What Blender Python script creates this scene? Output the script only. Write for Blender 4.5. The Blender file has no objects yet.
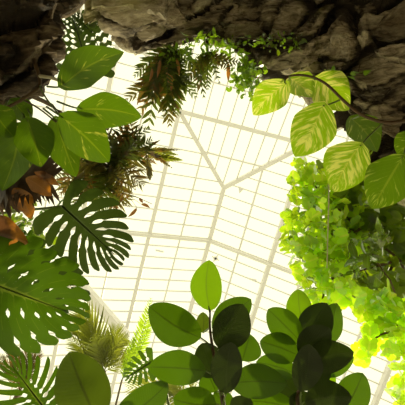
import bpy, bmesh, math, random
from mathutils import Vector, Matrix, noise
random.seed(7)
PI = math.pi
sc = bpy.context.scene
col = sc.collection
R = math.radians

# ---------------------------------------------------------------- camera
EL, ROLL, FPX = R(76.1), R(-3.19), 456.0
CAM = Vector((0, 0, 1.4))
_fw = Vector((0, math.cos(EL), math.sin(EL)))
_r0 = Vector((1, 0, 0)); _u0 = _r0.cross(_fw)
RT = _r0 * math.cos(ROLL) + _u0 * math.sin(ROLL)
UP = _u0 * math.cos(ROLL) - _r0 * math.sin(ROLL)
FW = _fw
cd = bpy.data.cameras.new('camera'); cam = bpy.data.objects.new('camera', cd); col.objects.link(cam)
cd.sensor_width = 36; cd.lens = FPX / 405 * 36; cd.clip_start = .01; cd.clip_end = 400
M = Matrix((RT, UP, -FW)).transposed().to_4x4(); M.translation = CAM
cam.matrix_world = M
sc.camera = cam

def P(px, py, d):
    """world point measured from the photo: pixel and depth along the view axis"""
    return CAM + FW * d + RT * ((px - 202.5) / FPX * d) + UP * ((202.5 - py) / FPX * d)

def px(n, d): return n / FPX * d

# ---------------------------------------------------------------- tagging
def tag(o, label=None, cat=None, group=None, kind=None):
    if label: o['label'] = label
    if cat: o['category'] = cat
    if group: o['group'] = group
    if kind: o['kind'] = kind
    return o

def thing(name, label, cat, loc, group=None):
    o = bpy.data.objects.new(name, None); col.objects.link(o)
    o.location = loc; o.empty_display_size = .1
    return tag(o, label, cat, group)

class MB:
    def __init__(s): s.v = []; s.f = []; s.uv = []
    def add(s, verts, faces, uvs=None):
        b = len(s.v); s.v += [tuple(v) for v in verts]
        s.f += [tuple(i + b for i in f) for f in faces]
        s.uv += list(uvs) if uvs else [(0, 0)] * len(verts)
        return s
    def build(s, name, mat, parent=None, smooth=True):
        off = Vector(parent.location) if parent and parent.type == 'EMPTY' else Vector()
        if parent and parent.parent and parent.type != 'EMPTY': off = Vector(parent.parent.location)
        me = bpy.data.meshes.new(name)
        me.from_pydata([(v[0] - off.x, v[1] - off.y, v[2] - off.z) for v in s.v], [], s.f)
        ul = me.uv_layers.new(name='UVMap')
        for l in me.loops: ul.data[l.index].uv = s.uv[l.vertex_index]
        if smooth: me.polygons.foreach_set('use_smooth', [True] * len(me.polygons))
        me.materials.append(mat)
        o = bpy.data.objects.new(name, me); col.objects.link(o)
        if parent: o.parent = parent
        return o
    def box(s, a, b, w, h, up=Vector((0, 0, 1))):
        """bar from a to b, w wide (sideways), h deep (along up)"""
        a = Vector(a); b = Vector(b); d = (b - a).normalized()
        x = d.cross(up).normalized(); z = x.cross(d).normalized()
        vs = []
        for p in (a, b):
            for sx, sz in ((-1, -1), (1, -1), (1, 1), (-1, 1)):
                vs.append(p + x * sx * w / 2 + z * sz * h / 2)
        return s.add(vs, [(0, 1, 2, 3), (7, 6, 5, 4), (0, 4, 5, 1), (1, 5, 6, 2), (2, 6, 7, 3), (3, 7, 4, 0)])

def spline(pts, n):
    pts = [Vector(p) for p in pts]
    if len(pts) == 2: return [pts[0].lerp(pts[1], i / n) for i in range(n + 1)]
    q = [pts[0] * 2 - pts[1]] + pts + [pts[-1] * 2 - pts[-2]]
    out = []; m = len(pts) - 1
    for i in range(n + 1):
        t = i / n * m; k = min(int(t), m - 1); t -= k
        a, b, c, d = q[k:k + 4]
        out.append(.5 * ((2 * b) + (c - a) * t + (2 * a - 5 * b + 4 * c - d) * t * t + (3 * b - a - 3 * c + d) * t ** 3))
    return out

def tube(mb, pts, r0, r1=None, n=None, sides=7):
    r1 = r0 if r1 is None else r1
    n = n or max(4, 4 * (len(pts) - 1))
    c = spline(pts, n); vs = []; fs = []; uv = []
    ref = Vector((.31, .52, .79))
    for i, p in enumerate(c):
        t = (c[min(i + 1, n)] - c[max(i - 1, 0)]).normalized()
        x = t.cross(ref).normalized(); y = t.cross(x)
        r = r0 + (r1 - r0) * i / n
        for k in range(sides):
            a = 2 * PI * k / sides
            vs.append(p + (x * math.cos(a) + y * math.sin(a)) * r); uv.append((k / sides, i / n))
    for i in range(n):
        for k in range(sides):
            k2 = (k + 1) % sides
            fs.append((i * sides + k, i * sides + k2, (i + 1) * sides + k2, (i + 1) * sides + k))
    fs.append(tuple(range(sides))[::-1]); fs.append(tuple(n * sides + k for k in range(sides)))
    return mb.add(vs, fs, uv)

# ---------------------------------------------------------------- materials
def newmat(name):
    m = bpy.data.materials.new(name); m.use_nodes = True
    nt = m.node_tree; nt.nodes.clear()
    out = nt.nodes.new('ShaderNodeOutputMaterial')
    return m, nt, out

class N:
    def __init__(s, nt): s.nt = nt
    def __call__(s, t, **kw):
        n = s.nt.nodes.new(t)
        for k, v in kw.items():
            if k.startswith('i_'):
                key = k[2:]; key = int(key) if key.isdigit() else key
                tgt = n.inputs[key]
                if hasattr(v, 'is_linked') or isinstance(v, bpy.types.NodeSocket): s.nt.links.new(v, tgt)
                else: tgt.default_value = v
            else: setattr(n, k, v)
        return n
    def math(s, op, a, b=0.0, c=0.0, clamp=False):
        n = s.nt.nodes.new('ShaderNodeMath'); n.operation = op; n.use_clamp = clamp
        for i, v in enumerate((a, b, c)):
            if isinstance(v, bpy.types.NodeSocket): s.nt.links.new(v, n.inputs[i])
            else: n.inputs[i].default_value = v
        return n.outputs[0]
    def mix(s, f, a, b):
        n = s.nt.nodes.new('ShaderNodeMix'); n.data_type = 'RGBA'
        for i, v in ((0, f), (6, a), (7, b)):
            if isinstance(v, bpy.types.NodeSocket): s.nt.links.new(v, n.inputs[i])
            else: n.inputs[i].default_value = (*v, 1) if isinstance(v, tuple) else v
        return n.outputs[2]
    def ramp(s, f, stops):
        n = s.nt.nodes.new('ShaderNodeValToRGB'); e = n.color_ramp.elements
        while len(e) < len(stops): e.new(.5)
        for i, (p, c) in enumerate(stops): e[i].position = p; e[i].color = (*c, 1)
        s.nt.links.new(f, n.inputs[0]); return n.outputs[0]

def leaf_mat(name, colr, trans, vein=(.35, .45, .08), tfrac=.55, veins=9., slant=3., veinw=.12, var=None, var_amt=.5,
             spot=None, spot_amt=.5, rough=.35, rnd=.25, spec=.04):
    """blade with midrib, side veins, optional cream variegation along the veins and optional dry patches"""
    m, nt, out = newmat(name); n = N(nt)
    uv = n('ShaderNodeUVMap'); sp = n('ShaderNodeSeparateXYZ', i_0=uv.outputs[0])
    u = n.math('ABSOLUTE', n.math('MULTIPLY_ADD', sp.outputs[0], 2, -1)); v = sp.outputs[1]
    geo = n('ShaderNodeTexCoord')
    ph = n.math('SUBTRACT', n.math('MULTIPLY', v, veins), n.math('MULTIPLY', u, slant))
    saw = n.math('ABSOLUTE', n.math('SUBTRACT', n.math('FRACT', ph), .5))
    lat = n.math('LESS_THAN', saw, veinw / 2)
    mid = n.math('LESS_THAN', u, .045)
    vm = n.math('MAXIMUM', n.math('MULTIPLY', lat, .35), mid)
    oi = n('ShaderNodeObjectInfo')
    nz = n('ShaderNodeTexNoise', i_Vector=geo.outputs['Object'], i_Scale=14., i_Detail=3.)
    gi = n('ShaderNodeNewGeometry')
    k = n.math('MULTIPLY_ADD', n.math('ADD', n.math('ADD', oi.outputs['Random'], gi.outputs['Random Per Island']), nz.outputs[0]), rnd, 1 - 1.5 * rnd)
    def shade(c, vc):
        base = n.mix(vm, c, vc)
        if var:
            cv = n('ShaderNodeCombineXYZ', i_0=n.math('MULTIPLY', ph, .62), i_1=n.math('MULTIPLY', u, .8), i_2=n.math('MULTIPLY', oi.outputs['Random'], 40.))
            wz = n('ShaderNodeTexNoise', i_Vector=cv.outputs[0], i_Scale=1.7, i_Detail=4., i_Roughness=.6)
            f = n.math('MULTIPLY', n.math('SUBTRACT', wz.outputs[0], 1 - var_amt - .05), 9., clamp=True)
            base = n.mix(f, base, var)
        if spot:
            wz = n('ShaderNodeTexNoise', i_Vector=geo.outputs['Object'], i_Scale=9., i_Detail=5.)
            f = n.math('MULTIPLY', n.math('SUBTRACT', wz.outputs[0], 1 - spot_amt), 8., clamp=True)
            base = n.mix(f, base, spot)
        mm = n('ShaderNodeVectorMath', operation='SCALE', i_0=base, i_3=k)
        return mm.outputs[0]
    cr = shade(colr, tuple(min(1, c * 1.5) for c in colr)); ct = shade(trans, vein)
    d = n('ShaderNodeBsdfDiffuse', i_Color=cr); t = n('ShaderNodeBsdfTranslucent', i_Color=ct)
    mx = n('ShaderNodeMixShader', i_0=tfrac, i_1=d.outputs[0], i_2=t.outputs[0])
    bp = n('ShaderNodeBump', i_Strength=.25, i_Distance=.004, i_Height=n.math('ADD', saw, n.math('MULTIPLY', nz.outputs[0], .3)))
    nt.links.new(bp.outputs[0], d.inputs['Normal'])
    g = n('ShaderNodeBsdfGlossy', i_Roughness=rough, i_Color=(1, 1, 1, 1))
    nt.links.new(bp.outputs[0], g.inputs['Normal'])
    lw = n('ShaderNodeLayerWeight', i_Blend=.18)
    f = n.math('MULTIPLY_ADD', lw.outputs['Fresnel'], .25, spec)
    m2 = n('ShaderNodeMixShader', i_0=f, i_1=mx.outputs[0], i_2=g.outputs[0])
    nt.links.new(m2.outputs[0], out.inputs[0])
    return m

def plain(name, c, rough=.6, c2=None, scale=12., bump=.0, spec=.3):
    m, nt, out = newmat(name); n = N(nt)
    b = n('ShaderNodeBsdfPrincipled', i_Roughness=rough); b.inputs['Specular IOR Level'].default_value = spec
    tc = n('ShaderNodeTexCoord'); nz = n('ShaderNodeTexNoise', i_Vector=tc.outputs['Object'], i_Scale=scale, i_Detail=6.)
    cc = n.mix(nz.outputs[0], c, c2 or tuple(x * .75 for x in c)); nt.links.new(cc, b.inputs['Base Color'])
    if bump:
        bp = n('ShaderNodeBump', i_Strength=bump, i_Distance=.02, i_Height=nz.outputs[0]); nt.links.new(bp.outputs[0], b.inputs['Normal'])
    nt.links.new(b.outputs[0], out.inputs[0]); return m

def rock_mat(name, dark, mid, light, moss):
    m, nt, out = newmat(name); n = N(nt)
    tc = n('ShaderNodeTexCoord')
    mp = n('ShaderNodeMapping', i_Vector=tc.outputs['Object'], i_Scale=(.8, 2., 1.4), i_Rotation=(.35, 0, .3))
    a = n('ShaderNodeTexNoise', i_Vector=mp.outputs[0], i_Scale=3.2, i_Detail=10., i_Roughness=.66, i_Distortion=.8)
    b = n('ShaderNodeTexNoise', i_Vector=mp.outputs[0], i_Scale=17., i_Detail=8., i_Roughness=.7)
    at = n('ShaderNodeAttribute', attribute_name='slab')
    ms2 = n('ShaderNodeMapping', i_Vector=tc.outputs['Object'], i_Scale=(2.2, 10., 6.), i_Rotation=(.35, 0, .3))
    st = n('ShaderNodeTexNoise', i_Vector=ms2.outputs[0], i_Scale=2.4, i_Detail=9., i_Roughness=.62, i_Distortion=1.2)
    fac = n.math('ADD', n.math('MULTIPLY', a.outputs[0], .55), n.math('MULTIPLY', st.outputs[0], .45))
    fac = n.math('ADD', fac, n.math('MULTIPLY_ADD', at.outputs['Fac'], .30, -.15))
    c = n.ramp(fac, [(.36, dark), (.49, mid), (.63, light)])
    c = n.mix(n.math('MULTIPLY', n.math('SUBTRACT', b.outputs[0], .55), 5., clamp=True), c, dark)
    ms = n('ShaderNodeTexNoise', i_Vector=tc.outputs['Object'], i_Scale=2.3, i_Detail=5.)
    c = n.mix(n.math('MULTIPLY', n.math('SUBTRACT', ms.outputs[0], .58), 4., clamp=True), c, moss)
    p = n('ShaderNodeBsdfPrincipled', i_Roughness=.85); p.inputs['Specular IOR Level'].default_value = .25
    nt.links.new(c, p.inputs['Base Color'])
    h = n.math('ADD', n.math('MULTIPLY', a.outputs[0], .8), n.math('MULTIPLY', b.outputs[0], .35))
    h = n.math('ADD', h, n.math('MULTIPLY', st.outputs[0], .5))
    bp = n('ShaderNodeBump', i_Strength=1., i_Distance=.07, i_Height=h); nt.links.new(bp.outputs[0], p.inputs['Normal'])
    nt.links.new(p.outputs[0], out.inputs[0]); return m

MAT = {}
MAT['white'] = plain('white_painted_iron', (.80, .79, .78), .5, (.72, .70, .67), 3.)
MAT['gravel'] = plain('dark_mulch', (.36, .34, .29), .9, (.22, .20, .17), 30., .5)
MAT['wallpaint'] = plain('pale_wall', (.75, .72, .62), .8)
MAT['rock'] = rock_mat('brown_tufa', (.07, .052, .034), (.52, .42, .29), (.92, .82, .62), (.46, .42, .11))
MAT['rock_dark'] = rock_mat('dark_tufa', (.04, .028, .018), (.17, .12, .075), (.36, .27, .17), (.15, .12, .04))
MAT['stem_green'] = plain('green_stem', (.16, .22, .05), .5)
MAT['stem_brown'] = plain('brown_stem', (.16, .10, .05), .7, (.07, .045, .025), 40., .3)
MAT['stem_pale'] = plain('pale_stem', (.66, .60, .38), .5, (.42, .36, .2), 20.)
MAT['dry'] = leaf_mat('dry_brown_leaf', (.16, .08, .03), (.28, .12, .03), (.2, .1, .03), .4, 14, 2, .3)
MAT['dry_dark'] = leaf_mat('dark_dead_leaf', (.06, .04, .025), (.10, .06, .03), (.12, .07, .03), .3, 24, 1, .3)
MAT['orange'] = leaf_mat('withered_orange_leaf', (.38, .16, .02), (.55, .2, .015), (.5, .2, .03), .55, 12, 3, .2, spot=(.15, .06, .02), spot_amt=.5)
MAT['pothos_dark'] = leaf_mat('deep_green_pothos', (.035, .075, .004), (.115, .22, .003), (.22, .31, .010), .57, 8, 3.2, .07,
                              var=(.48, .50, .06), var_amt=.34, spec=.02)
MAT['pothos_mid'] = leaf_mat('lightly_marbled_pothos', (.08, .15, .006), (.23, .41, .005), (.42, .52, .03), .6, 11, 4.2, .10,
                             var=(.62, .68, .10), var_amt=.40, spec=.02)
MAT['pothos_var'] = leaf_mat('cream_marbled_pothos', (.12, .19, .008), (.44, .70, .006), (.70, .78, .06), .66, 11, 4.2, .10,
                             var=(.92, .92, .20), var_amt=.465, spec=.02)
MAT['rubber'] = leaf_mat('rubber_fig_leaf', (.025, .05, .003), (.09, .185, .002), (.055, .10, .003), .52, 26, 3, .03, rough=.3, spec=.02)
MAT['rubber_dark'] = leaf_mat('dark_rubber_fig_leaf', (.03, .048, .010), (.024, .042, .003), (.02, .03, .005), .45, 26, 3, .03, rough=.3, spec=.02)  # much darker transmitted colour than the other rubber leaves
MAT['rubber_young'] = leaf_mat('young_rubber_fig_leaf', (.05, .10, .005), (.20, .37, .003), (.15, .25, .01), .58, 26, 3, .03, spec=.02)
MAT['rubber_old'] = leaf_mat('olive_rubber_fig_leaf', (.05, .08, .01), (.105, .16, .006), (.06, .08, .006), .5, 22, 3, .04, spec=.02)
MAT['monstera'] = leaf_mat('monstera_leaf', (.03, .06, .005), (.075, .155, .003), (.18, .25, .02), .52, 0, 0, 0, spec=.02)
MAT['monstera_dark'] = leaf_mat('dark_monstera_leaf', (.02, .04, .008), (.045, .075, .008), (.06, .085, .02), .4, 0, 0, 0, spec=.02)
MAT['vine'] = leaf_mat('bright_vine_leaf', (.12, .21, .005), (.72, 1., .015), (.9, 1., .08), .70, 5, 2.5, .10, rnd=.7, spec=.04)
MAT['vine_deep'] = leaf_mat('deep_vine_leaf', (.06, .10, .004), (.32, .46, .004), (.4, .5, .04), .5, 5, 2.5, .08, rnd=.5, spec=.05)  # darker copy of vine; puts shade into the colour of the back leaves
MAT['glossy_shrub'] = leaf_mat('glossy_shrub_leaf', (.12, .2, .03), (.32, .46, .02), (.5, .6, .15), .45, 0, 0, 0, rough=.25, spec=.16)
MAT['fern_dark'] = leaf_mat('dark_fern', (.05, .075, .012), (.13, .18, .012), (.2, .2, .03), .45, 0, 0, 0, rnd=.35, spot=(.16, .07, .015), spot_amt=.42)
MAT['fern_dry'] = leaf_mat('drying_fern', (.09, .08, .02), (.20, .17, .02), (.2, .16, .03), .45, 0, 0, 0, rnd=.4, spot=(.26, .13, .02), spot_amt=.48)
MAT['fern_olive'] = leaf_mat('olive_fern', (.12, .15, .025), (.34, .38, .02), (.3, .3, .05), .5, 0, 0, 0, rnd=.35)
MAT['fern_bright'] = leaf_mat('bright_fern', (.2, .34, .02), (.48, .68, .02), (.5, .65, .05), .55, 0, 0, 0, rnd=.3)
MAT['sprig'] = leaf_mat('small_green_sprig', (.14, .27, .015), (.34, .58, .012), (.5, .65, .05), .55, 0, 0, 0, rnd=.3)

def glass_mat():
    m, nt, out = newmat('clear_roof_glass'); n = N(nt)
    t = n('ShaderNodeBsdfTransparent', i_Color=(.97, .97, .93, 1)); g = n('ShaderNodeBsdfGlossy', i_Roughness=.05)
    lw = n('ShaderNodeLayerWeight', i_Blend=.12)
    mx = n('ShaderNodeMixShader', i_0=n.math('MULTIPLY', lw.outputs['Fresnel'], .5), i_1=t.outputs[0], i_2=g.outputs[0])
    nt.links.new(mx.outputs[0], out.inputs[0]); return m
MAT['glass'] = glass_mat()

# ---------------------------------------------------------------- glasshouse
H = 18.0 + CAM.z; AZ = R(17.60); A0 = 2.025; B0 = 3.44; PP = 2.433; SL = .446; HH = 2.556
_d = Vector((-math.sin(AZ), math.cos(AZ), 0)); _n = Vector((math.cos(AZ), math.sin(AZ), 0))
def W(lat, along, drop=0.): return _d * along + _n * (A0 + lat) + Vector((0, 0, H - drop))
KE = 4.5                    # eaves at KE purlin rings
LEN = 34.
FRONT = B0 + LEN

def structure():
    ceil = MB()
    e = KE * PP; eb = B0 - KE * HH; ez = e * SL
    J = W(0, B0); F = W(0, FRONT); AL = W(-e, eb, ez); AR = W(e, eb, ez); FL = W(-e, FRONT, ez); FR = W(e, FRONT, ez)
    up = Vector((0, 0, .06))
    ceil.add([v + up for v in (J, F, FL, AL)], [(0, 1, 2, 3)])
    ceil.add([v + up for v in (J, AR, FR, F)], [(0, 1, 2, 3)])
    ceil.add([v + up for v in (J, AL, AR)], [(0, 1, 2)])
    root = ceil.build('ceiling', MAT['glass'], None, False); tag(root, kind='structure')
    w = MAT['white']
    MB().box(J, F, .16, .26).build('ridge_beam', w, root, False)
    for s, c in ((-1, AL), (1, AR)): MB().box(J, c, .15, .24).build('hip_rafter', w, root, False)
    k = .5
    while k <= KE + .01:
        whole = abs(k - round(k)) < .01
        wd, hd = (.15, .24) if whole else (.06, .10)
        nm = 'purlin'
        for s in (-1, 1):
            MB().box(W(s * k * PP, B0 - k * HH, k * PP * SL), W(s * k * PP, FRONT, k * PP * SL), wd, hd).build(nm, w, root, False)
        MB().box(W(-k * PP, B0 - k * HH, k * PP * SL), W(k * PP, B0 - k * HH, k * PP * SL), wd, hd).build(nm, w, root, False)
        k += .5
    # principal rafters
    al = 5.736
    while al < FRONT:
        for s in (-1, 1):
            a = W(0, al, .10); b = W(s * e, al, ez + .10)
            MB().box(a, b, .11, .16).build('rafter', w, root, False)
        al += 7.8
    # glazing bars, one mesh per slope
    for s in (-1, 1):
        m = MB(); al = eb + .02
        while al < FRONT:
            lat0 = 0 if al > B0 else (B0 - al) / HH * PP
            if lat0 < e - .05:
                m.box(W(s * lat0, al, lat0 * SL), W(s * e, al, ez), .045, .045)
            al += .49
        m.build('glazing_bars', w, root, False)
    m = MB(); la = -e + .05
    while la < e:
        m.box(W(la, B0 - abs(la) / PP * HH, abs(la) * SL), W(la, eb, ez), .045, .045); la += .47
    m.build('glazing_bars', w, root, False)
    # small roof fittings: a gusset plate, cross bracket and vent catches
    g = MB(); c = W(.62, B0 - .35 + .2, .62 * SL + .12); a = .13
    g.add([c + _n * -a + _d * -a, c + _n * a + _d * -a * .7, c + _n * .0 + _d * a * 1.1] + [c + _n * -a + _d * -a + Vector((0, 0, .03)), c + _n * a + _d * -a * .7 + Vector((0, 0, .03)), c + _d * a * 1.1 + Vector((0, 0, .03))],
          [(0, 1, 2), (5, 4, 3), (0, 3, 4, 1), (1, 4, 5, 2), (2, 5, 3, 0)])
    g.build('gusset_plate', w, root, False)
    g = MB(); c = W(.42, 6.35, .42 * SL + .1)
    for q in range(4):
        an = q * PI / 4 + .3; dd = (_n * math.cos(an) + _d * math.sin(an)) * (.17 if q % 2 == 0 else .1)
        g.box(c - dd, c + dd, .05, .03)
    g.build('cross_bracket', w, root, False)
    for la, al in ((-1.9, 6.35), (2.0, 6.6)):
        g = MB(); c = W(la, al, abs(la) * SL + .1); g.box(c - _n * .16, c + _n * .16, .06, .04); g.build('vent_catch', w, root, False)
    # diagonal wind brace in the left slope, from the first purlin to the third
    def hit(x, y):
        a = CAM; dv = P(x, y, 1) - CAM; p0 = W(0, 0, .3); nrm = _d.cross(_n * -1 + Vector((0, 0, -SL))).normalized()
        return a + dv * ((p0 - a).dot(nrm) / dv.dot(nrm))
    MB().box(hit(126, 336), hit(60, 262), .36, .30).build('wind_brace', w, root, False)
    # walls: glazed, with posts, standing on the ground
    def wall(name, a, b):
        za = 0; zt = H - ez
        a = Vector((a.x, a.y, 0)); b = Vector((b.x, b.y, 0)); T = Vector((0, 0, zt))
        g = MB(); g.add([a, b, b + T, a + T], [(0, 1, 2, 3)]); o = g.build(name, MAT['glass'], None, False); tag(o, kind='structure')
        L = (b - a).length; nn = int(L / 1.9); q = MB()
        for i in range(nn + 1):
            p = a.lerp(b, i / nn); q.box(p, p + T, .12, .12, (b - a).normalized())
        for z in (1.0, 5.5, 10., zt): q.box(a + Vector((0, 0, z)), b + Vector((0, 0, z)), .1, .1)
        q.build('wall_frame', w, o, False)
        q = MB(); q.box(a + Vector((0, 0, .4)), b + Vector((0, 0, .4)), .3, .8); q.build('plinth', MAT['wallpaint'], o, False)
    wall('wall_left', AL, FL); wall('wall_right', AR, FR); wall('wall_back', AL, AR); wall('wall_front', FL, FR)
    q = MB(); q.box(FL - Vector((0, 0, 0)), FR, .12, .12)
    q = MB(); 
    fl = MB(); vs = []; n = 30
    c0 = [Vector((v.x, v.y, 0)) for v in (AL, AR, FR, FL)]
    for i in range(n + 1):
        for j in range(n + 1):
            p = c0[0].lerp(c0[1], i / n).lerp(c0[3].lerp(c0[2], i / n), j / n); vs.append(p)
    fl.add(vs, [(i * (n + 1) + j, (i + 1) * (n + 1) + j, (i + 1) * (n + 1) + j + 1, i * (n + 1) + j + 1) for i in range(n) for j in range(n)])
    o = fl.build('floor', MAT['gravel'], None, False); tag(o, kind='structure')
structure()

# ---------------------------------------------------------------- rock
def rock(name, label, cat, balls, mat, voxel=.035, amp=.13, seed=0., scale=2.6, tilt=.3):
    bm = bmesh.new()
    for c, r in balls:
        rm = Matrix.Translation(c) @ Matrix.Diagonal((*(r if isinstance(r, tuple) else (r, r, r)), 1))
        bmesh.ops.create_icosphere(bm, subdivisions=3, radius=1, matrix=rm)
    me = bpy.data.meshes.new(name); bm.to_mesh(me); bm.free()
    tmp = bpy.data.objects.new('tmp', me); col.objects.link(tmp)
    md = tmp.modifiers.new('r', 'REMESH'); md.mode = 'VOXEL'; md.voxel_size = voxel
    dg = bpy.context.evaluated_depsgraph_get(); dg.update()
    me2 = bpy.data.meshes.new_from_object(tmp.evaluated_get(dg)); me2.name = name
    bpy.data.objects.remove(tmp); bpy.data.meshes.remove(me)
    rot = Matrix.Rotation(.35, 3, 'X') @ Matrix.Rotation(tilt, 3, 'Z')
    nor = [v.normal.copy() for v in me2.vertices]
    off = Vector((seed, seed * 1.7, seed * .3)); slab = []
    for v, nn in zip(me2.vertices, nor):
        p = v.co
        w = p + .12 * noise.noise_vector(p * 2.2 + off)
        q0 = rot @ w; q = Vector((q0.x * scale * .55, q0.y * scale * 1.5, q0.z * scale * 1.2)) + off
        ds, ps = noise.voronoi(q)
        cell = noise.cell_vector(ps[0] * 7.3)
        plate = (cell.x - .5) * 1.1 + (q - ps[0]).dot(cell - Vector((.5, .5, .5))) * 1.5
        edge = min(1, (ds[1] - ds[0]) / .10)
        # beds inside each slab: stepped ledges tilted with the slab
        lay = (q0.y * 3.2 + q0.z * 1.6) * scale + q0.x * (cell.y - .5) * 5 + noise.noise(w * 3 + off) * .8
        stp = math.floor(lay); fr = lay - stp
        ledge = (noise.cell(Vector((stp * 1.37 + .5, cell.x * 9, cell.y * 9))) - .5) * .55 + (fr ** 3) * .22
        q2 = Vector((q.x * 2.4, q.y * 2.2, q.z * 2.2)); d2, p2 = noise.voronoi(q2); c2 = noise.cell_vector(p2[0] * 5.1)
        e2 = min(1, (d2[1] - d2[0]) / .12)
        fine = (c2.x - .5) * .35 + (q2 - p2[0]).dot(c2 - Vector((.5, .5, .5))) * .55 - (1 - e2) * .22
        h = plate * amp - (1 - edge) * amp * .7 + (fine + ledge) * amp + noise.ridged_multi_fractal(p * 6 + off, 1., 2.1, 5, 1., 2.) * amp * .14
        h = max(-1.6 * amp, min(1.5 * amp, h))
        v.co = p + nn * h; slab.append(cell.y * .5 + c2.y * .5 - (1 - edge) * .8 - (1 - e2) * .4)
    at = me2.attributes.new('slab', 'FLOAT', 'POINT'); at.data.foreach_set('value', slab)
    me2.materials.clear(); me2.materials.append(mat)
    if len(me2.polygons): me2.polygons.foreach_set('use_smooth', [True] * len(me2.polygons))
    try: me2.set_sharp_from_angle(angle=R(26))
    except Exception: pass
    o = bpy.data.objects.new(name, me2); col.objects.link(o)
    return tag(o, label, cat)

def B(x, y, d, r): return (P(x, y, d), px(r, d))
arch = [B(*t) for t in [
    (122, -6, 2.75, 36), (145, 12, 2.9, 31), (128, 22, 3.0, 20), (152, 27, 3.0, 20), (175, 16, 3, 25), (198, 6, 3, 25), (215, 10, 3.05, 25), (235, 14, 3, 24), (255, 28, 3, 23),
    (272, 42, 3, 29), (292, 45, 2.95, 30), (318, 52, 2.95, 33), (345, 72, 2.9, 36), (372, 100, 2.85, 40), (400, 118, 2.85, 38),
    (428, 150, 2.85, 42), (398, 138, 2.8, 30), (415, 165, 2.8, 36), (228, 24, 3, 24), (212, 22, 3, 24), (206, 34, 2.95, 16), (222, 40, 2.95, 15), (188, 35, 2.95, 16), (236, 46, 2.95, 12), (170, 38, 2.95, 15), (250, 46, 2.95, 14), (154, 40, 2.95, 14), (236, 38, 2.95, 14), (240, 24, 3, 22), (246, 33, 3, 20), (262, 44, 3, 22), (385, 128, 2.82, 30), (150, -30, 3.05, 42), (195, -32, 3.05, 48), (240, -25, 3.05, 46), (285, -8, 3.0, 46), (325, 5, 2.95, 48), (365, 40, 2.9, 50),
    (405, 65, 2.85, 56), (450, 100, 2.85, 62), (355, -30, 3.0, 60), (420, 0, 2.95, 66), (480, 60, 2.9, 70), (490, 140, 2.9, 66),
    (110, -60, 3.0, 60), (60, -60, 3.0, 60), (180, -80, 3.1, 62), (250, -75, 3.1, 62), (310, -80, 3.1, 66), (400, -80, 3.0, 80), (490, -30, 2.9, 90), (540, 70, 2.9, 80)]]
for z in (0.2, .8, 1.4, 2.0, 2.6, 3.2, 3.7):
    arch += [(Vector((2.3, -.75, z)), .62), (Vector((1.7, -1.45, z)), .6), (Vector((1.0, -1.75, z)), .55), (Vector((.3, -1.85, z)), .55), (Vector((-.4, -1.8, z)), .5), (Vector((2.55, -.1, z)), .5)]
for t in [(1.2, -1.35, 4.1), (.5, -1.45, 4.1), (-.2, -1.4, 4.1), (2.0, -.9, 4.1)]: arch.append((Vector(t), .6))
rock('rock_arch', 'wide brown cracked rock arch overhead along the top and upper right', 'rock', arch, MAT['rock'], .018, .12, 3.1, 2.1, .3)

pill = [B(*t) for t in [
    (57, -10, 2.1, 20), (42, 8, 2.1, 22), (38, 30, 2.1, 24), (38, 52, 2.1, 23), (33, 70, 2.1, 22), (14, 78, 2.1, 24), (-8, 80, 2.1, 30), (5, 45, 2.1, 42), (5, 5, 2.15, 44),
    (-40, 40, 2.1, 50), (-45, 90, 2.1, 36), (40, -40, 2.2, 40), (-10, -45, 2.2, 50), (-80, 20, 2.15, 60), (-85, 80, 2.1, 48), (-110, 50, 2.0, 50)]]
for z in (.15, .6, 1.1, 1.6, 2.1, 2.6, 3.0):
    pill += [(Vector((-1.35, -.55, z)), .36), (Vector((-1.2, -.85, z)), .34), (Vector((-1.5, -.2, z)), .3)]
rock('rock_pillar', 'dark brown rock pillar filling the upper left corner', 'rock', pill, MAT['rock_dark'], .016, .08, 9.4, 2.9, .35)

# ---------------------------------------------------------------- leaf builders
def frame(base, tip, nrm, roll=0.):
    Y = tip - base; L = Y.length; Y.normalize()
    Z = (nrm - Y * nrm.dot(Y)).normalized(); X = Y.cross(Z)
    if roll:
        Z, X = Z * math.cos(roll) + X * math.sin(roll), X * math.cos(roll) - Z * math.sin(roll)
    return L, X, Y, Z

def sh_oval(t):      # rubber fig: blunt oval with a short point
    w = math.sin(PI * min(1, t ** .92)) ** .62
    return w * (1 if t < .9 else 1)
def sh_heart(t):     # pothos: broad rounded base, drawn out to a point
    return min(1, (t / .30)) ** .55 * (1 if t < .3 else math.cos((t - .3) / .7 * PI / 2) ** .78) if t < 1 else 0
def sh_blade(t): return math.sin(PI * t ** .8) ** .8

def leaf(mb, base, tip, width, nrm, shape=sh_oval, fold=.18, droop=.10, wave=.015, roll=0., ns=22, nc=5, lobe=0.):
    L, X, Y, Z = frame(base, tip, nrm, roll)
    ph = random.random() * 6; vs = []; uv = []; fs = []; nn = 2 * nc + 1
    side = random.uniform(-.07, .07)
    for i in range(ns + 1):
        t = i / ns; hw = max(shape(t), .004) * width / 2
        for j in range(-nc, nc + 1):
            u = j / nc; au = abs(u)
            y = t * L - (lobe * L * au ** 1.5 * max(0, 1 - t / .35) if lobe else 0)
            x = u * hw + side * L * math.sin(PI * t)
            z = -fold * au * hw - droop * L * 2 * t * (1 - t)
            z += wave * L * au * au * math.sin(t * 15 + ph + (2 if u > 0 else 0))
            vs.append(base + X * x + Y * y + Z * z); uv.append((.5 + u / 2, t))
    for i in range(ns):
        for j in range(nn - 1):
            a = i * nn + j; fs.append((a, a + 1, a + nn + 1, a + nn))
    mb.add(vs, fs, uv)

def toward(p): return (CAM - p).normalized()

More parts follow.
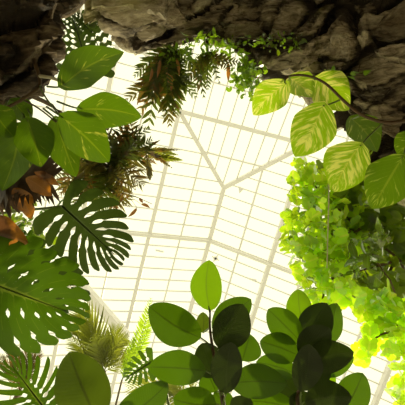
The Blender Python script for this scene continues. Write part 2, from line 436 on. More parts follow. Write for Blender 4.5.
def pleaf(parent, name, mat, b, t, w, d, roll=0., dd=0., shape=sh_oval, pitch=0., label=None, **kw):
    """leaf measured from the photo: base and tip pixels, width in pixels, depth and depth difference of the tip"""
    pb = P(*b, d); pt = P(*t, d + dd); c = (pb + pt) / 2
    mb = MB(); leaf(mb, pb, pt, px(w, d + dd / 2) / max(.6, math.cos(roll)), toward(c), shape, roll=roll, **kw)
    o = mb.build(name, mat, parent)
    if label: o['label'] = label
    return o, pb

def stalk(parent, pts, r0, r1=None, mat=None, name='petiole', n=None):
    return tube(MB(), pts, r0, r1, n).build(name, mat or MAT['stem_green'], parent)

def monstera(mb, base, tip, width, nrm, nl=7, slit=.45, holes=1, sweep=.35, roll=0., droop=.12, gap=.34, seed=0, hole=.3, hlen=1.):
    """split leaf: fingers along curved side veins, oval holes beside the midrib"""
    rn = random.Random(seed); L, X, Y, Z = frame(base, tip, nrm, roll)
    NR = 22; NCc = 4
    def mp(s, r, sd):
        # s: 0 at the base .. 1 at the tip along the midrib
        ang = R(128) - R(108) * (s ** .8)            # direction of side vein from the tip direction
        wl = width / 2 * (1.02 * math.sin(PI * (.26 + .66 * s) ** 1.05) ** .8 + .12)
        a = ang - sweep * r * R(40)
        x = math.sin(a) * wl * r * sd; y = s * L * .93 + math.cos(a) * wl * r
        z = .16 * wl * r * (1 - r) * 2 - droop * L * (r * r * .5 + (s - .4) ** 2)
        z += .012 * L * math.sin(s * 30) * r
        return base + X * x + Y * y + Z * z
    for sd in (-1, 1):
        bnd = [(i + (rn.uniform(-.12, .12) if 0 < i < nl else 0)) / nl for i in range(nl + 1)]
        r0s = [slit + rn.uniform(-.12, .12) for _ in range(nl + 1)]; gs = [gap * rn.uniform(.7, 1.25) for _ in range(nl + 1)]
        def g(i, r):
            if i == 0 or i == nl: return 0 if i else 0
            v = 0
            if r > r0s[i]: v = gs[i] * ((r - r0s[i]) / (1 - r0s[i])) ** .5 * .8
            for h in range(holes):
                c = .14 + (r0s[i] - .1) * (h + .45) / holes; hw = (r0s[i] - .05) / holes * .30 * hlen
                q = (r - c) / hw
                if abs(q) < 1: v = max(v, hole * math.sqrt(1 - q * q) * (.6 + .4 * gs[i] / gap))
            return v
        for i in range(nl):
            ds = bnd[i + 1] - bnd[i]; vs = []; uv = []; fs = []
            end = 1 + rn.uniform(-.10, .03)
            for k in range(NR + 1):
                r = k / NR
                lo = g(i, r); hi = 1 - g(i + 1, r)
                # rounded finger end
                if r > .82:
                    q = (r - .82) / .18; sh = 1 - math.sqrt(max(0, 1 - q * q)); m = (lo + hi) / 2 + .1 * q
                    lo += (m - lo) * sh * .85; hi += (m - hi) * sh * .85
                for j in range(NCc + 1):
                    f = lo + (hi - lo) * j / NCc
                    vs.append(mp(bnd[i] + ds * f, r * end, sd))
                    uv.append((.5 + .5 * (.02 + .98 * min(1, max(abs(f - .5) * 2.4, .0) if r > .06 else 0)), r))
            for k in range(NR):
                for j in range(NCc):
                    a = k * (NCc + 1) + j; fs.append((a, a + 1, a + NCc + 2, a + NCc + 1))
            mb.add(vs, fs, uv)

def pmonstera(parent, mat, b, t, w, d, dd=0., name='leaf', tilt=None, **kw):
    pb = P(*b, d); pt = P(*t, d + dd); mb = MB()
    monstera(mb, pb, pt, px(w, d), tilt or toward((pb + pt) / 2), **kw)
    tube(mb, [pb, pb.lerp(pt, .5) + toward(pb) * .004, pt], px(1.0, d), px(.4, d), 8, 5)
    return mb.build(name, mat, parent), pb

def frond(mb, pts, wid, nl=26, lw=.12, ang=60, prof=None, droop=.2, nrm=None, r=.003, curl=0., jit=.1, start=.08, seg=3):
    """feather frond: midrib with paired leaflets"""
    prof = prof or (lambda t: math.sin(PI * (.12 + .86 * t)) ** .7)
    c = spline(pts, nl * 2); tube(mb, pts, r, r * .4, max(6, nl // 2), 5)
    nrm = nrm or toward(c[nl])
    for i in range(nl):
        t = start + (1 - start) * (i + .5) / nl; k = min(2 * nl - 1, int(t * 2 * nl)); p = c[k]
        T = (c[min(k + 2, 2 * nl)] - c[max(k - 1, 0)]).normalized()
        S = T.cross(nrm).normalized(); Nn = S.cross(T)
        l = wid * prof(t)
        for sd in (-1, 1):
            a = R(ang - 28 * t) * random.uniform(1 - jit, 1 + jit); D = T * math.cos(a) + S * sd * math.sin(a)
            ll = l * random.uniform(1 - jit, 1 + jit); w = lw * ll * .5 if lw < 1 else lw
            V = D.cross(Nn).normalized(); vs = []; uv = []; fs = []
            dn = random.uniform(.5, 1.5) * droop
            for q in range(seg + 1):
                f = q / seg; ww = w * math.sin(PI * (.18 + .80 * f)) if seg > 1 else w
                o = p + D * ll * f - Nn * ll * dn * f * f * -1 + Nn * random.uniform(-.02, .02) * ll
                vs += [o - V * ww, o + V * ww]; uv += [(.1, f), (.9, f)]
            for q in range(seg): fs.append((2 * q, 2 * q + 1, 2 * q + 3, 2 * q + 2))
            mb.add(vs, fs, uv)

def lobed(mb, c, size, D, Nn, lobes=5, depth=.3, cup=.25):
    """one small rounded lobed leaf, D its pointing direction, Nn its face normal"""
    D = (D - Nn * D.dot(Nn)).normalized(); S = D.cross(Nn)
    m = lobes * 4; vs = [c]; uv = [(.5, .1)]
    for i in range(m + 1):
        a = -2.45 + 4.9 * i / m
        rr = size * (.62 + .38 * math.cos(a * .5)) * (1 - depth * .5 * (1 - abs(math.sin(PI * i / 4))))
        x = math.sin(a) * rr; y = math.cos(a) * rr
        z = -cup * (rr / size) ** 2 * size * .5 + abs(x) * .22
        vs.append(c + S * x + D * (y + size * .0) + Nn * z); uv.append((.5 + .5 * a / 2.6, .1 + .9 * max(0, math.cos(a * .5))))
    mb.add(vs, [(0, i, i + 1) for i in range(1, m + 1)], uv)

def rvec(rn=random):
    while True:
        v = Vector((rn.uniform(-1, 1), rn.uniform(-1, 1), rn.uniform(-1, 1)))
        if .05 < v.length < 1: return v.normalized()

def cloud(mb, blobs, n, size, kind='lobed', flat=.6, stretch=1., seed=1, stems=None):
    """leaves scattered through a few rounded clumps; blobs: (x, y, depth, radius px, depth radius m)"""
    rn = random.Random(seed); tot = sum(b[3] ** 2 for b in blobs)
    for b in blobs:
        cnt = max(1, round(n * b[3] ** 2 / tot))
        for _ in range(cnt):
            a = rn.uniform(0, 2 * PI); rr = math.sqrt(rn.random()) * b[3]
            p = P(b[0] + math.cos(a) * rr, b[1] + math.sin(a) * rr, b[2] + rn.uniform(-1, 1) * b[4])
            Nn = (toward(p) * flat + rvec(rn) * (1 - flat * .55)).normalized()
            D = (rvec(rn) + Vector((0, 0, -.6))).normalized()
            s = px(size, b[2]) * rn.uniform(.6, 1.25)
            if kind == 'lobed': lobed(mb, p, s, D, Nn, rn.choice((3, 5, 5)), .42)
            elif kind == 'round': lobed(mb, p, s, D, Nn, 3, .1)
            else:
                leaf(mb, p, p + D * s * stretch, s * .55, Nn, sh_blade, .3, .2, .0, ns=6, nc=1)

def ground(p, dx=0., dy=0., k=.5):
    """points of a stem from p down to the ground"""
    g = Vector((p.x + dx, p.y + dy, -.02))
    return [g, g.lerp(p, .35) + Vector((dx, dy, 0)) * -.1, g.lerp(p, .7), p]

# ---------------------------------------------------------------- left climbing pothos
D = 1.75
base = P(30, 85, 2.02)
t = thing('pothos_vine', 'deep green pothos vine hanging from the dark rock pillar at upper left', 'plant', base)
for b, e, w, d, dd, roll, pit in [
        ((64, 84), (124, 52), 38, 1.75, .03, .25, 0), ((82, 109), (142, 117), 37, 1.72, .02, -.2, 0), ((63, 118), (109, 162), 44, 1.66, -.04, .2, 0),
        ((57, 121), (76, 177), 33, 1.74, .0, -.35, 0), ((28, 121), (41, 167), 40, 1.64, .0, .15, 0), ((20, 128), (2, 191), 42, 1.72, .02, -.3, 0),
        ((-8, 108), (14, 137), 32, 1.6, 0, .2, 0), ((12, 101), (30, 124), 24, 1.85, .05, .3, 0)]:
    o, pb = pleaf(t, 'leaf', MAT['pothos_dark'], b, e, w, d, roll, dd, sh_heart, fold=.22, droop=.10, wave=.012, lobe=.10)
    tgt = P(b[0] * .55 + 12, b[1] * .6 + 36, 1.9)
    stalk(t, [tgt, (tgt + pb) / 2 + FW * .03, pb], .0045, .003, MAT['stem_green'])
stalk(t, [P(34, 60, 2.0), P(40, 84, 1.92), P(26, 97, 1.85), P(10, 106, 1.82), P(-12, 118, 1.8)], .009, .006, MAT['stem_brown'], 'stem')
stalk(t, [P(40, 76, 1.9), P(52, 78, 1.8), P(66, 84, 1.76)], .0075, .005, MAT['stem_pale'], 'stem')
stalk(t, [P(16, 96, 1.88), P(38, 108, 1.8), P(56, 122, 1.72)], .004, .003, MAT['stem_brown'], 'aerial_root')
stalk(t, [P(40, 86, 1.9), P(46, 98, 1.84), P(60, 116, 1.75)], .004, .003, MAT['stem_green'], 'aerial_root')

# ---------------------------------------------------------------- right marbled pothos
base = P(402, 120, 2.3)
t = thing('pothos_vine', 'cream-marbled pothos vine with big bright leaves trailing from the right rock face', 'plant', base)
vine = [((450, 112), 2.45), ((420, 120), 2.36), ((405, 121), 2.3), ((385, 122.5), 2.28), ((362, 115), 2.26), ((345, 102), 2.26), ((326, 84), 2.28), ((308, 76), 2.3), ((290, 76), 2.32), ((281, 84), 2.32)]
stalk(t, [P(*a, d) for a, d in vine], .011, .005, MAT['stem_brown'], 'stem')
RL = [((286, 84), (253, 115), 34, 2.3, 0, .15, (285, 80)), ((290, 78), (313, 97), 28, 2.34, .05, .5, (290, 76)), ((318, 79), (349, 110), 40, 2.36, .04, -.25, (314, 78)),
      ((323, 106), (295, 157), 46, 2.26, -.03, .12, (340, 100)), ((352, 119), (377, 152), 32, 2.4, .05, .3, (360, 116)), ((360, 146), (334, 192), 49, 2.2, -.03, -.1, (384, 122)),
      ((402, 158), (372, 209), 50, 2.12, -.03, .15, (420, 120)), ((416, 134), (397, 154), 30, 2.2, 0, .2, (425, 119))]
for b, e, w, d, dd, roll, j in RL:
    mk = 'pothos_mid' if b in ((402, 158), (352, 119), (416, 134)) else 'pothos_var'
    o, pb = pleaf(t, 'leaf', MAT[mk], b, e, w, d, roll, dd, sh_heart, fold=.16, droop=.08, wave=.010, lobe=.09)
    stalk(t, [P(*j, 2.28), (P(*j, 2.28) + pb) / 2 + FW * .02, pb], .005, .0035, MAT['stem_green'])

# ---------------------------------------------------------------- rubber figs
def rubber(label, stem, leaves, r=.009, dx=0, dy=0):
    pts = [P(*a, d) for a, d in stem]
    g = ground(pts[0], dx, dy)
    t = thing('rubber_fig', label, 'plant', g[0] + Vector((0, 0, .02)))
    stalk(t, g[:-1] + pts, r * 1.6, r * .45, MAT['stem_brown'], 'stem', 26)
    c = spline(pts, 40)
    for b, e, w, d, dd, roll, mk in leaves:
        o, pb = pleaf(t, 'leaf', MAT[mk], b, e, w, d, roll, dd, sh_oval, fold=.14, droop=.07, wave=.006)
        j = min(c, key=lambda q: (q - pb).length + (q.z - pb.z) * .4)
        if (j - pb).length > .012: stalk(t, [j, (j + pb) / 2 + FW * .008, pb], .0035, .0028, MAT['stem_green'])
    return t
y, n_, k_, o_ = 'rubber_young', 'rubber', 'rubber_dark', 'rubber_old'
t = rubber('tall rubber fig at bottom centre with one upright bright leaf on top',
       [((224, 412), 1.72), ((218, 380), 1.80), ((213, 350), 1.86), ((210, 330), 1.92), ((210, 311), 1.98)],
       [((210, 311), (209, 260), 32, 2.0, .06, .1, y), ((201, 338), (149, 306), 39, 1.84, 0, .2, n_), ((214, 334), (251, 299), 31, 2.0, .05, .3, n_),
        ((219, 349), (243, 304), 38, 1.76, .03, -.15, k_), ((226, 394), (231, 342), 32, 1.72, 0, .15, k_), ((242, 361), (250, 334), 34, 1.92, .04, .4, n_),
        ((206, 371), (148, 367), 34, 1.76, .02, -.2, n_), ((213, 378), (202, 343), 30, 1.84, 0, .3, k_), ((231, 383), (287, 384), 34, 1.74, 0, .15, n_),
        ((216, 404), (173, 399), 34, 1.72, .02, .1, n_), ((203, 333), (203, 312), 15, 2.08, .04, .2, o_), ((216, 392), (207, 370), 26, 1.9, .03, .2, n_),
        ((232, 412), (214, 392), 22, 1.84, .03, .3, n_), ((250, 418), (232, 398), 24, 1.76, .03, -.3, k_)])
stalk(t, [P(210, 312, 1.98), P(208.5, 306, 2.0)], .006, .002, MAT['stem_green'], 'bud')
t = rubber('bushy rubber fig at bottom right with the sun behind its leaves',
       [((300, 414), 1.80), ((302, 385), 1.88), ((301, 355), 1.95), ((302, 326), 2.04)],
       [((303, 326), (298, 289), 26, 2.08, .05, .15, y), ((301, 342), (268, 309), 31, 1.95, .02, .2, n_), ((304, 342), (327, 303), 34, 1.98, .02, -.2, k_),
        ((318, 348), (337, 303), 27, 2.08, .04, .35, n_), ((300, 356), (260, 341), 30, 1.9, 0, .1, n_), ((296, 374), (256, 362), 26, 1.95, .02, -.25, n_),
        ((301, 392), (309, 344), 30, 1.80, 0, .2, k_), ((306, 362), (354, 352), 32, 1.82, .02, -.1, k_), ((300, 356), (330, 328), 32, 1.88, .02, .3, k_),
        ((322, 374), (354, 357), 20, 2.0, .03, .2, n_), ((325, 392), (328, 366), 22, 2.0, .04, .1, y), ((342, 414), (363, 373), 33, 1.85, .02, .2, n_),
        ((305, 402), (352, 397), 34, 1.80, .02, .1, k_), ((298, 410), (246, 401), 24, 1.86, .02, .2, n_), ((300, 396), (270, 372), 28, 1.96, .03, .15, k_),
        ((318, 418), (290, 396), 28, 1.84, .03, .25, k_), ((306, 378), (330, 360), 28, 1.95, .03, .1, k_)])
t = rubber('rubber fig at lower left with one wide olive leaf among the split leaves',
       [((110, 450), 1.55), ((104, 424), 1.60)],
       [((99, 424), (69, 352), 54, 1.58, .05, .12, o_), ((114, 424), (168, 383), 34, 1.66, .03, .2, n_), ((128, 428), (140, 398), 26, 1.74, .02, .1, k_)])

# ---------------------------------------------------------------- split-leaf plants on the left
def split(label, mat, b, e, w, d, dd, root, dx=-.25, dy=.1, **kw):
    g = ground(P(*root, d), dx, dy)
    t = thing('monstera', label, 'plant', g[0] + Vector((0, 0, .02)))
    o, pb = pmonstera(t, mat, b, e, w, d, dd, **kw)
    stalk(t, g + [pb], .016, .006, MAT['stem_green'], 'petiole', 24)
    return t
t = split('big green split-leaf monstera leaf with small holes at the left edge', MAT['monstera'], (-34, 274), (68, 312), 120, 1.9, .05, (-50, 300), nl=9, slit=.95, holes=2, gap=.16, hole=.15, hlen=.42, seed=4, sweep=.5)
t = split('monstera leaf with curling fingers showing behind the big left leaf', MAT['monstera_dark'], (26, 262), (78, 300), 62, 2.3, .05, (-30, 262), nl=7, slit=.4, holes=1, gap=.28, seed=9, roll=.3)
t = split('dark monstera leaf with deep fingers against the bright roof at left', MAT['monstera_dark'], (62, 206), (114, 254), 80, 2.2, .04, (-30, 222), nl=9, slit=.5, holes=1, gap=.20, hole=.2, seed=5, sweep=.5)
t = split('finely slit monstera leaf in the bottom left corner', MAT['monstera'], (50, 416), (12, 366), 66, 1.9, .03, (60, 440), nl=10, slit=.25, holes=1, gap=.34, seed=6)
t = split('small fan-like monstera leaf beside the rubber fig at the bottom', MAT['monstera'], (153, 361), (126, 378), 30, 2.3, .02, (170, 420), 0, .1, nl=7, slit=.3, holes=1, gap=.36, seed=8)
# lace leaf up in the gap beside the rock
t = thing('lace_leaf_vine', 'leaf full of oval holes in the gap between pillar and arch', 'plant', P(62, 62, 3.1))
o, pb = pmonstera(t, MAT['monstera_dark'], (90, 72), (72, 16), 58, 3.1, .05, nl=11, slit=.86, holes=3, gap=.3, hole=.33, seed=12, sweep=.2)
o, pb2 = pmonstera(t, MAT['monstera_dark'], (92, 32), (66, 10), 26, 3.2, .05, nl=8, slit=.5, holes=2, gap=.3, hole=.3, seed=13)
stalk(t, [P(40, 66, 2.4), P(66, 84, 2.9), pb], .008, .004, MAT['stem_brown'], 'stem'); stalk(t, [P(66, 84, 2.9), P(100, 60, 3.2), pb2], .006, .003, MAT['stem_brown'], 'stem')

# ---------------------------------------------------------------- ferns and air plants
def fern(name, label, cat, root, tips, mat, d, wid, stem=None, sag=0., **kw):
    c = P(*root, d); g = stem or [c]
    t = thing(name, label, cat, g[0])
    if stem: stalk(t, stem + [c], .012, .006, MAT['stem_brown'], 'stem')
    for tp in tips:
        e = P(tp[0], tp[1], d + (tp[2] if len(tp) > 2 else random.uniform(-.25, .25)))
        m = (c + e) / 2 + rvec() * (c - e).length * .12 + Vector((0, 0, sag * (c - e).length))
        mb = MB(); frond(mb, [c, m, e], (c - e).length * wid * random.uniform(.85, 1.15), **kw)
        mk = random.choice(mat) if isinstance(mat, list) else mat
        mb.build('frond', MAT[mk], t)
    return t
fern('drooping_fern', 'half-dried brown-green fern tangle hanging just right of the left pothos leaves', 'fern', (108, 166),
     [(70, 150), (85, 128), (104, 118), (126, 116), (142, 132), (148, 150), (146, 172), (136, 190), (118, 208), (96, 214), (72, 206), (58, 186), (122, 152), (98, 196), (76, 172), (134, 118), (150, 128), (114, 138), (84, 196), (66, 166), (128, 176), (110, 190), (154, 160), (144, 186), (128, 204), (152, 140), (140, 128)],
     ['fern_dry', 'fern_dark', 'fern_dry'], 2.6, .30, [P(24, 92, 2.1), P(60, 112, 2.4), P(86, 150, 2.55)], nl=13, lw=.19, ang=58, droop=.4, jit=.3)
fern('drooping_fern', 'dark stringy fern tangle behind the left pothos leaves and above the dark split leaf', 'fern', (84, 176),
     [(56, 150), (64, 136), (98, 150), (108, 168), (112, 192), (96, 206), (72, 210), (58, 196), (50, 176), (84, 146), (118, 178), (70, 162), (104, 214), (122, 196), (112, 212), (130, 206), (88, 200)],
     ['fern_dark', 'fern_dry'], 2.75, .26, [P(10, 110, 2.2), P(50, 140, 2.6)], nl=12, lw=.16, ang=55, droop=.4, jit=.35)
fern('drooping_fern', 'small golden-tipped fern spray nearest the roof ridge', 'fern', (146, 152),
     [(180, 150), (182, 160), (172, 168), (160, 140), (178, 155), (150, 180)], ['fern_olive', 'fern_dry'], 2.7, .22, [P(100, 172, 2.62), P(124, 158, 2.66)], nl=12, lw=.26, ang=34, droop=.15)
t = thing('dry_twig', 'thin twig with a few hanging brown leaflets against the roof', 'twig', P(112, 205, 2.6))
stalk(t, [P(106, 178, 2.62), P(118, 192, 2.62), P(134, 196, 2.62), P(152, 204, 2.64)], .003, .0015, MAT['stem_brown'], 'stem')
for b, e, w in [((122, 193), (119, 204), 3.5), ((129, 194), (126, 198), 3.5), ((139, 198), (143, 203), 3), ((141, 204), (150, 208), 3.2), ((137, 208), (128, 217), 3.4), ((118, 187), (109, 196), 3)]:
    pleaf(t, 'leaflet', MAT['dry'], b, e, w, 2.63, .3, 0, sh_blade, ns=8, nc=2)
    stalk(t, [P(128, 195, 2.62), P(*b, 2.63)], .0015, .001, MAT['stem_brown'])

fern('hanging_fern', 'dark fern hanging from the arch underside left of centre', 'fern', (174, 46),
     [(150, 104, .1), (138, 92, .1), (162, 118, .0), (176, 114, .1), (196, 98, .1), (146, 70, 0), (134, 76, .1), (168, 92, -.1), (188, 84, 0), (158, 82, 0), (136, 116, .15), (148, 130, .1), (126, 100, .2), (170, 126, .1), (200, 80, .1), (160, 104, .2), (180, 70, 0), (152, 58, .1)],
     ['fern_dark', 'fern_dark', 'fern_dry'], 2.85, .22, [P(178, 26, 3.0)], nl=12, lw=.27, ang=58, droop=.5, jit=.25)
fern('hanging_fern', 'spiky brown-tipped fern tuft under the arch right of centre', 'fern', (208, 52),
     [(184, 84), (194, 92), (208, 90), (220, 84), (230, 72), (200, 76), (214, 72), (184, 68), (230, 58), (240, 62), (204, 98), (190, 76), (222, 66)],
     ['fern_dark', 'fern_dry', 'fern_olive'], 2.8, .26, [P(206, 26, 3.0)], nl=8, lw=.26, ang=50, droop=.25)
t = thing('dry_leaf_cluster', 'rusty dead leaves caught in the dark fern under the arch', 'leaves', P(168, 52, 2.82))
for b, e, w in [((160, 60), (157, 78), 3.4), ((166, 66), (169, 86), 3.8), ((176, 58), (179, 76), 3.2), ((171, 72), (171, 92), 3), ((228, 62), (228, 82), 4), ((152, 68), (149, 82), 3)]:
    pleaf(t, 'leaf', MAT['orange'], b, e, w, 2.78, .4, .03, sh_blade, ns=10, nc=2)
    stalk(t, [P(172, 48, 2.84), P(*b, 2.78)], .002, .0015, MAT['stem_brown'])

def bushy(name, label, cat, root, blobs, n, size, mat, kind='round', seed=1, stem=None, parts=1, flat=.6, stretch=1., under=None, group=None, r=.006):
    t = thing(name, label, cat, root, group)
    for i in range(parts):
        mb = MB(); bb = blobs[i::parts]; 
        cloud(mb, bb, max(1, n // parts), size, kind, flat, stretch, seed + i); mb.build('foliage', MAT[mat if isinstance(mat, str) else mat[i % len(mat)]], t)
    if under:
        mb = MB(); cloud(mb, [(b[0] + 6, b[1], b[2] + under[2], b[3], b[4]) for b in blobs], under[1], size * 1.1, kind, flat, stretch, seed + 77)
        mb.build('shade_toned_foliage', MAT[under[0]], t)  # darker leaf colour imitates shade between the bright leaves
    for s in (stem or []): stalk(t, s, r, r * .5, MAT['stem_brown'], 'stem')
    return t
bushy('maidenhair_fern', 'airy bright green maidenhair fern at the right end of the arch edge', 'fern', P(252, 50, 2.85),
      [(243, 74, 2.8, 13, .1), (252, 82, 2.8, 10, .1), (236, 84, 2.8, 9, .1), (248, 92, 2.8, 7, .05), (246, 64, 2.85, 9, .08), (258, 70, 2.85, 8, .05)], 150, 3.4, 'sprig', 'round', 21,
      [[P(254, 44, 2.95), P(248, 62, 2.82), P(243, 80, 2.8), P(246, 96, 2.8)], [P(254, 44, 2.95), P(254, 66, 2.82), P(254, 86, 2.8)], [P(254, 44, 2.95), P(240, 66, 2.82), P(234, 88, 2.8)]], r=.003)
bushy('rock_fern', 'bright green tuft on the rock edge above the dark fern', 'fern', P(190, 36, 2.85),
      [(180, 50, 2.8, 9, .06), (192, 42, 2.82, 9, .06), (204, 40, 2.82, 8, .06), (216, 44, 2.82, 8, .06), (172, 56, 2.8, 7, .05), (228, 50, 2.8, 8, .06), (186, 52, 2.78, 8, .06), (210, 50, 2.78, 9, .06), (240, 52, 2.8, 7, .06)], 130, 6, 'sprig', 'blade', 22, [[P(192, 26, 2.98), P(192, 44, 2.82)], [P(206, 24, 3.), P(210, 42, 2.82)]], stretch=1.4, r=.003)
bushy('rock_creeper', 'row of small green leaves creeping along the arch edge near the marbled vine', 'plant', P(280, 40, 2.65),
      [(262, 42, 2.64, 8, .05), (274, 43, 2.62, 8, .04), (288, 41, 2.6, 9, .04), (298, 42, 2.6, 6, .04), (250, 40, 2.7, 6, .05), (236, 42, 2.75, 6, .05)], 75, 5.5, ['sprig', 'vine_deep'], 'blade', 23, [[P(232, 36, 2.85), P(262, 40, 2.66), P(300, 40, 2.62)]], parts=2, stretch=1.2, r=.004)
bushy('rock_sprig', 'lone slender green sprig on the rock face at upper right', 'plant', P(358, 66, 2.5),
      [(357, 78, 2.44, 3, .01), (361, 71, 2.44, 3, .01)], 5, 11, 'sprig', 'blade', 25, [[P(360, 64, 2.6), P(358, 74, 2.45)]], stretch=1.3, r=.003)
bushy('rock_sprig', 'tiny green sprig on the rock just above the vine leaves', 'plant', P(326, 66, 2.55),
      [(324, 72, 2.44, 4, .01), (332, 72, 2.44, 3, .01)], 7, 7, 'sprig', 'blade', 26, [[P(328, 62, 2.6), P(327, 71, 2.45)]], r=.003)

# ---------------------------------------------------------------- left edge: dead frond, shrub
t = thing('dead_frond', 'brown shrivelled frond below the left pothos leaves', 'frond', P(-20, 168, 1.9))
mb = MB(); frond(mb, [P(-24, 176, 2.1), P(14, 172, 2.05), P(48, 180, 2.1)], px(46, 2.0), nl=22, lw=.20, ang=78, droop=.5, r=.006, prof=lambda t: 1 - .45 * t); mb.build('blade', MAT['dry_dark'], t)
mb = MB(); frond(mb, [P(-24, 196, 2.12), P(10, 192, 2.12), P(40, 176, 2.2)], px(30, 2.0), nl=18, lw=.24, ang=70, droop=.5, r=.006); mb.build('blade', MAT['dry_dark'], t)
for b, e, w in [((26, 178), (52, 196), 17), ((14, 188), (32, 219), 18), ((34, 172), (60, 186), 9)]:
    pleaf(t, 'withered_leaflet', MAT['orange'], b, e, w, 2.0, .3, .02, sh_blade, wave=.05, label='orange withered leaflet')
stalk(t, [P(-70, 110, 2.05), P(-50, 150, 2.1), P(-24, 176, 2.1)], .014, .008, MAT['stem_brown'], 'stalk')
t = thing('withering_leaf', 'large yellowing orange leaf at the left edge above the big monstera leaf', 'leaf', P(-40, 235, 1.95))
pleaf(t, 'blade', MAT['orange'], (-30, 232), (28, 243), 36, 1.95, .25, .02, sh_blade, wave=.02, fold=.3)
g = ground(P(-34, 240, 1.95), -.2, .05); stalk(t, g + [P(-30, 232, 1.95)], .012, .006, MAT['stem_brown'], 'petiole', 20)
bushy('leafy_shrub', 'small-leaved green shrub behind the dead frond at left', 'shrub', (lambda p: Vector((p.x - .2, p.y, 0)))(P(20, 225, 2.7)),
      [(18, 216, 2.7, 14, .15), (34, 226, 2.7, 14, .15), (44, 240, 2.7, 12, .15), (10, 230, 2.7, 16, .1), (30, 204, 2.75, 9, .1), (54, 208, 2.75, 6, .1)], 150, 8, ['vine_deep', 'monstera'], 'blade', 31, [ground(P(24, 222, 2.72), -.2, 0), ground(P(40, 236, 2.72), -.25, 0)], parts=2, stretch=1.3, r=.01)

# ---------------------------------------------------------------- lower left palms
def palm(name, label, root, tips, d, wid, mat, tr=.02, **kw):
    c = P(*root, d); g = ground(c, 0, .05)
    t = thing(name, label, 'palm', g[0] + Vector((0, 0, .02)))
    stalk(t, g, tr * 1.5, tr, MAT['stem_brown'], 'trunk', 14)
    for tp in tips:
        e = P(tp[0], tp[1], d + (tp[2] if len(tp) > 2 else 0)); m = (c + e) / 2 + Vector((0, 0, .12 * (c - e).length)) + rvec() * .03
        mb = MB(); frond(mb, [c, m, e], (c - e).length * wid, **kw); mb.build('frond', MAT[mat], t)
palm('palm', 'olive feathery palm crown below the slanting roof beam', (104, 372), [(80, 310, .2), (88, 322, .1), (106, 330, .0), (128, 334, -.1), (70, 338, .1), (72, 352, .0), (140, 352, .1), (120, 340, .3), (92, 334, -.2), (116, 326, .2), (74, 326, .2)], 3.6, .42, 'fern_olive', nl=20, lw=.085, ang=48, droop=.4)
palm('sword_fern', 'bright upright fern fronds left of the tall rubber fig', (122, 380), [(151, 298, .1), (151, 320, .0), (138, 330, .1), (130, 350, .2)], 3.2, .13, 'fern_bright', tr=.007, nl=26, lw=.22, ang=62, droop=.1)
palm('dry_palm', 'wispy dried palm fronds behind the bottom left monstera leaf', (20, 392), [(40, 350, .1), (28, 346, .1), (10, 350, .1), (-2, 356, .1)], 2.9, .36, 'fern_dry', nl=24, lw=.08, ang=46, droop=.4)
palm('dry_palm', 'withered fern clump in the gap under the tall rubber fig', (190, 402), [(168, 386, 0), (174, 378, .1), (190, 376, .1), (206, 386, 0), (160, 394, .1), (128, 388, .3), (142, 392, .2)], 2.9, .34, 'fern_olive', nl=18, lw=.10, ang=50, droop=.3)

# ---------------------------------------------------------------- right-hand climbers
rootp = Vector((2.3, .35, 0))
up_blobs = [(303, 172, 3.1, 12, .2), (296, 188, 3.1, 12, .2), (312, 186, 3.15, 16, .2), (330, 196, 3.2, 16, .25), (304, 206, 3.1, 15, .2), (324, 214, 3.1, 18, .25), (294, 222, 3.05, 12, .2), (308, 232, 3.0, 18, .25),
            (290, 242, 3.0, 10, .15), (330, 240, 3.0, 18, .25), (304, 254, 2.95, 15, .2), (322, 262, 2.95, 18, .25), (312, 280, 2.9, 14, .2), (338, 278, 2.9, 17, .25), (322, 296, 2.85, 14, .2), (338, 296, 2.85, 14, .2), (326, 312, 2.8, 8, .15), (364, 306, 2.8, 11, .2), (348, 212, 3.2, 18, .2), (352, 248, 3.1, 18, .25), (320, 176, 3.25, 14, .2)]
bushy('climbing_vine', 'mass of bright yellow-green lobed vine leaves down the right side', 'vine', rootp, up_blobs, 500, 7.8, ['vine'], 'lobed', 41,
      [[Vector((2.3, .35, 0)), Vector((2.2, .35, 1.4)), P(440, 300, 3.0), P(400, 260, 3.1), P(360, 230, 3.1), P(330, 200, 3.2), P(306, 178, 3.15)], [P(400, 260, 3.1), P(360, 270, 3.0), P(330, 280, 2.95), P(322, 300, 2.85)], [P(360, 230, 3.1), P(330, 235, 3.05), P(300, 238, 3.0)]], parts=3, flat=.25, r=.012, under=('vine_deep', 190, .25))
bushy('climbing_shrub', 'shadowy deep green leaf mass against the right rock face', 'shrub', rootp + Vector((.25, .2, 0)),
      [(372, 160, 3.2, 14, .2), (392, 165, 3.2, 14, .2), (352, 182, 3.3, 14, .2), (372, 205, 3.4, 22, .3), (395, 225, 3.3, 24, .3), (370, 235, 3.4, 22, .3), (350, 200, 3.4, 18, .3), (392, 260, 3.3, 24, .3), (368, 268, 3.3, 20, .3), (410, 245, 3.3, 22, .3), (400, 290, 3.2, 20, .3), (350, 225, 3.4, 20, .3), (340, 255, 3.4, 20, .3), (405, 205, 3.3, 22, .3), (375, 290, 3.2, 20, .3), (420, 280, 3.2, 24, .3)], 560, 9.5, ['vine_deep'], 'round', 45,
      [[rootp + Vector((.25, .2, 0)), Vector((2.5, .5, 1.5)), P(440, 290, 3.3), P(400, 250, 3.4), P(370, 210, 3.4)], [P(400, 250, 3.4), P(385, 280, 3.3), P(372, 300, 3.2)]], flat=.45, r=.014)
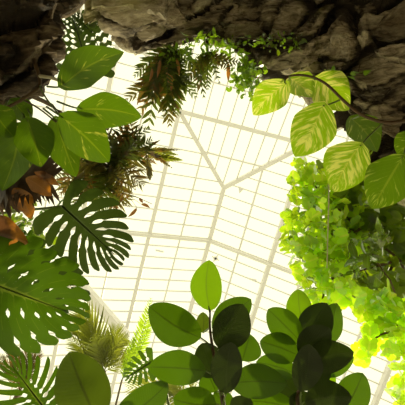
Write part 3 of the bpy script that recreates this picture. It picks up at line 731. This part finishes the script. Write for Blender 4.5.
bushy('glossy_shrub', 'shrub with narrow shiny leaves among the climbers at right', 'shrub', rootp + Vector((.1, .4, 0)),
      [(366, 246, 2.75, 11, .1), (372, 258, 2.75, 10, .1), (358, 240, 2.8, 8, .1), (360, 268, 2.75, 9, .1), (378, 272, 2.75, 8, .1), (380, 240, 2.8, 9, .1)], 52, 13, 'glossy_shrub', 'blade', 51,
      [[rootp + Vector((.1, .4, 0)), Vector((2.2, .75, 1.5)), P(440, 330, 2.7), P(390, 280, 2.78), P(368, 246, 2.78)]], stretch=1.5, flat=.4, r=.009)
bushy('broadleaf_climber', 'larger lobed bright leaves at the right edge of the lower frame', 'vine', rootp + Vector((-.1, .6, 0)),
      [(392, 300, 2.4, 14, .1), (404, 318, 2.4, 14, .1), (386, 322, 2.4, 13, .1), (372, 336, 2.45, 13, .1), (390, 344, 2.4, 10, .1), (366, 352, 2.45, 9, .1), (404, 352, 2.4, 10, .08), (402, 370, 2.35, 8, .08), (376, 312, 2.5, 12, .1), (398, 390, 2.35, 9, .08), (404, 402, 2.3, 8, .08), (352, 294, 2.6, 12, .1), (365, 300, 2.6, 10, .1), (412, 336, 2.4, 14, .1), (382, 300, 2.5, 12, .1)], 150, 10.5, ['vine', 'vine'], 'lobed', 61,
      [[rootp + Vector((-.1, .6, 0)), Vector((2.05, 1., 1.5)), P(440, 350, 2.35), P(404, 330, 2.42), P(386, 316, 2.45)], [P(404, 330, 2.42), P(380, 335, 2.45), P(366, 350, 2.46)], [P(440, 350, 2.35), P(405, 362, 2.37)]], parts=2, flat=.45, r=.008)
t = thing('aerial_root', 'thin pale aerial root hanging in front of the bright vine', 'root', P(329, 184, 2.5))
o = stalk(t, [P(338, 150, 2.6), P(330, 176, 2.5), P(328.5, 210, 2.45), P(327, 268, 2.4)], .004, .003, MAT['stem_pale'], 'root')

# ---------------------------------------------------------------- light
w = bpy.data.worlds.new('World'); sc.world = w; w.use_nodes = True
bg = w.node_tree.nodes['Background']; bg.inputs[0].default_value = (1.0, .97, .67, 1); bg.inputs[1].default_value = 1.4
sd = bpy.data.lights.new('sun', 'SUN'); so = bpy.data.objects.new('sun', sd); col.objects.link(so)
sd.energy = 4.5; sd.angle = R(4.); sd.color = (1, .88, .58)
sdir = (P(336, 332, 1.) - CAM).normalized()
so.rotation_euler = sdir.to_track_quat('Z', 'Y').to_euler()
vs = sc.view_settings; vs.view_transform = 'Standard'; vs.look = 'None'; vs.exposure = 0; vs.gamma = 1; vs.use_curve_mapping = False
sc.cycles.use_denoising = True
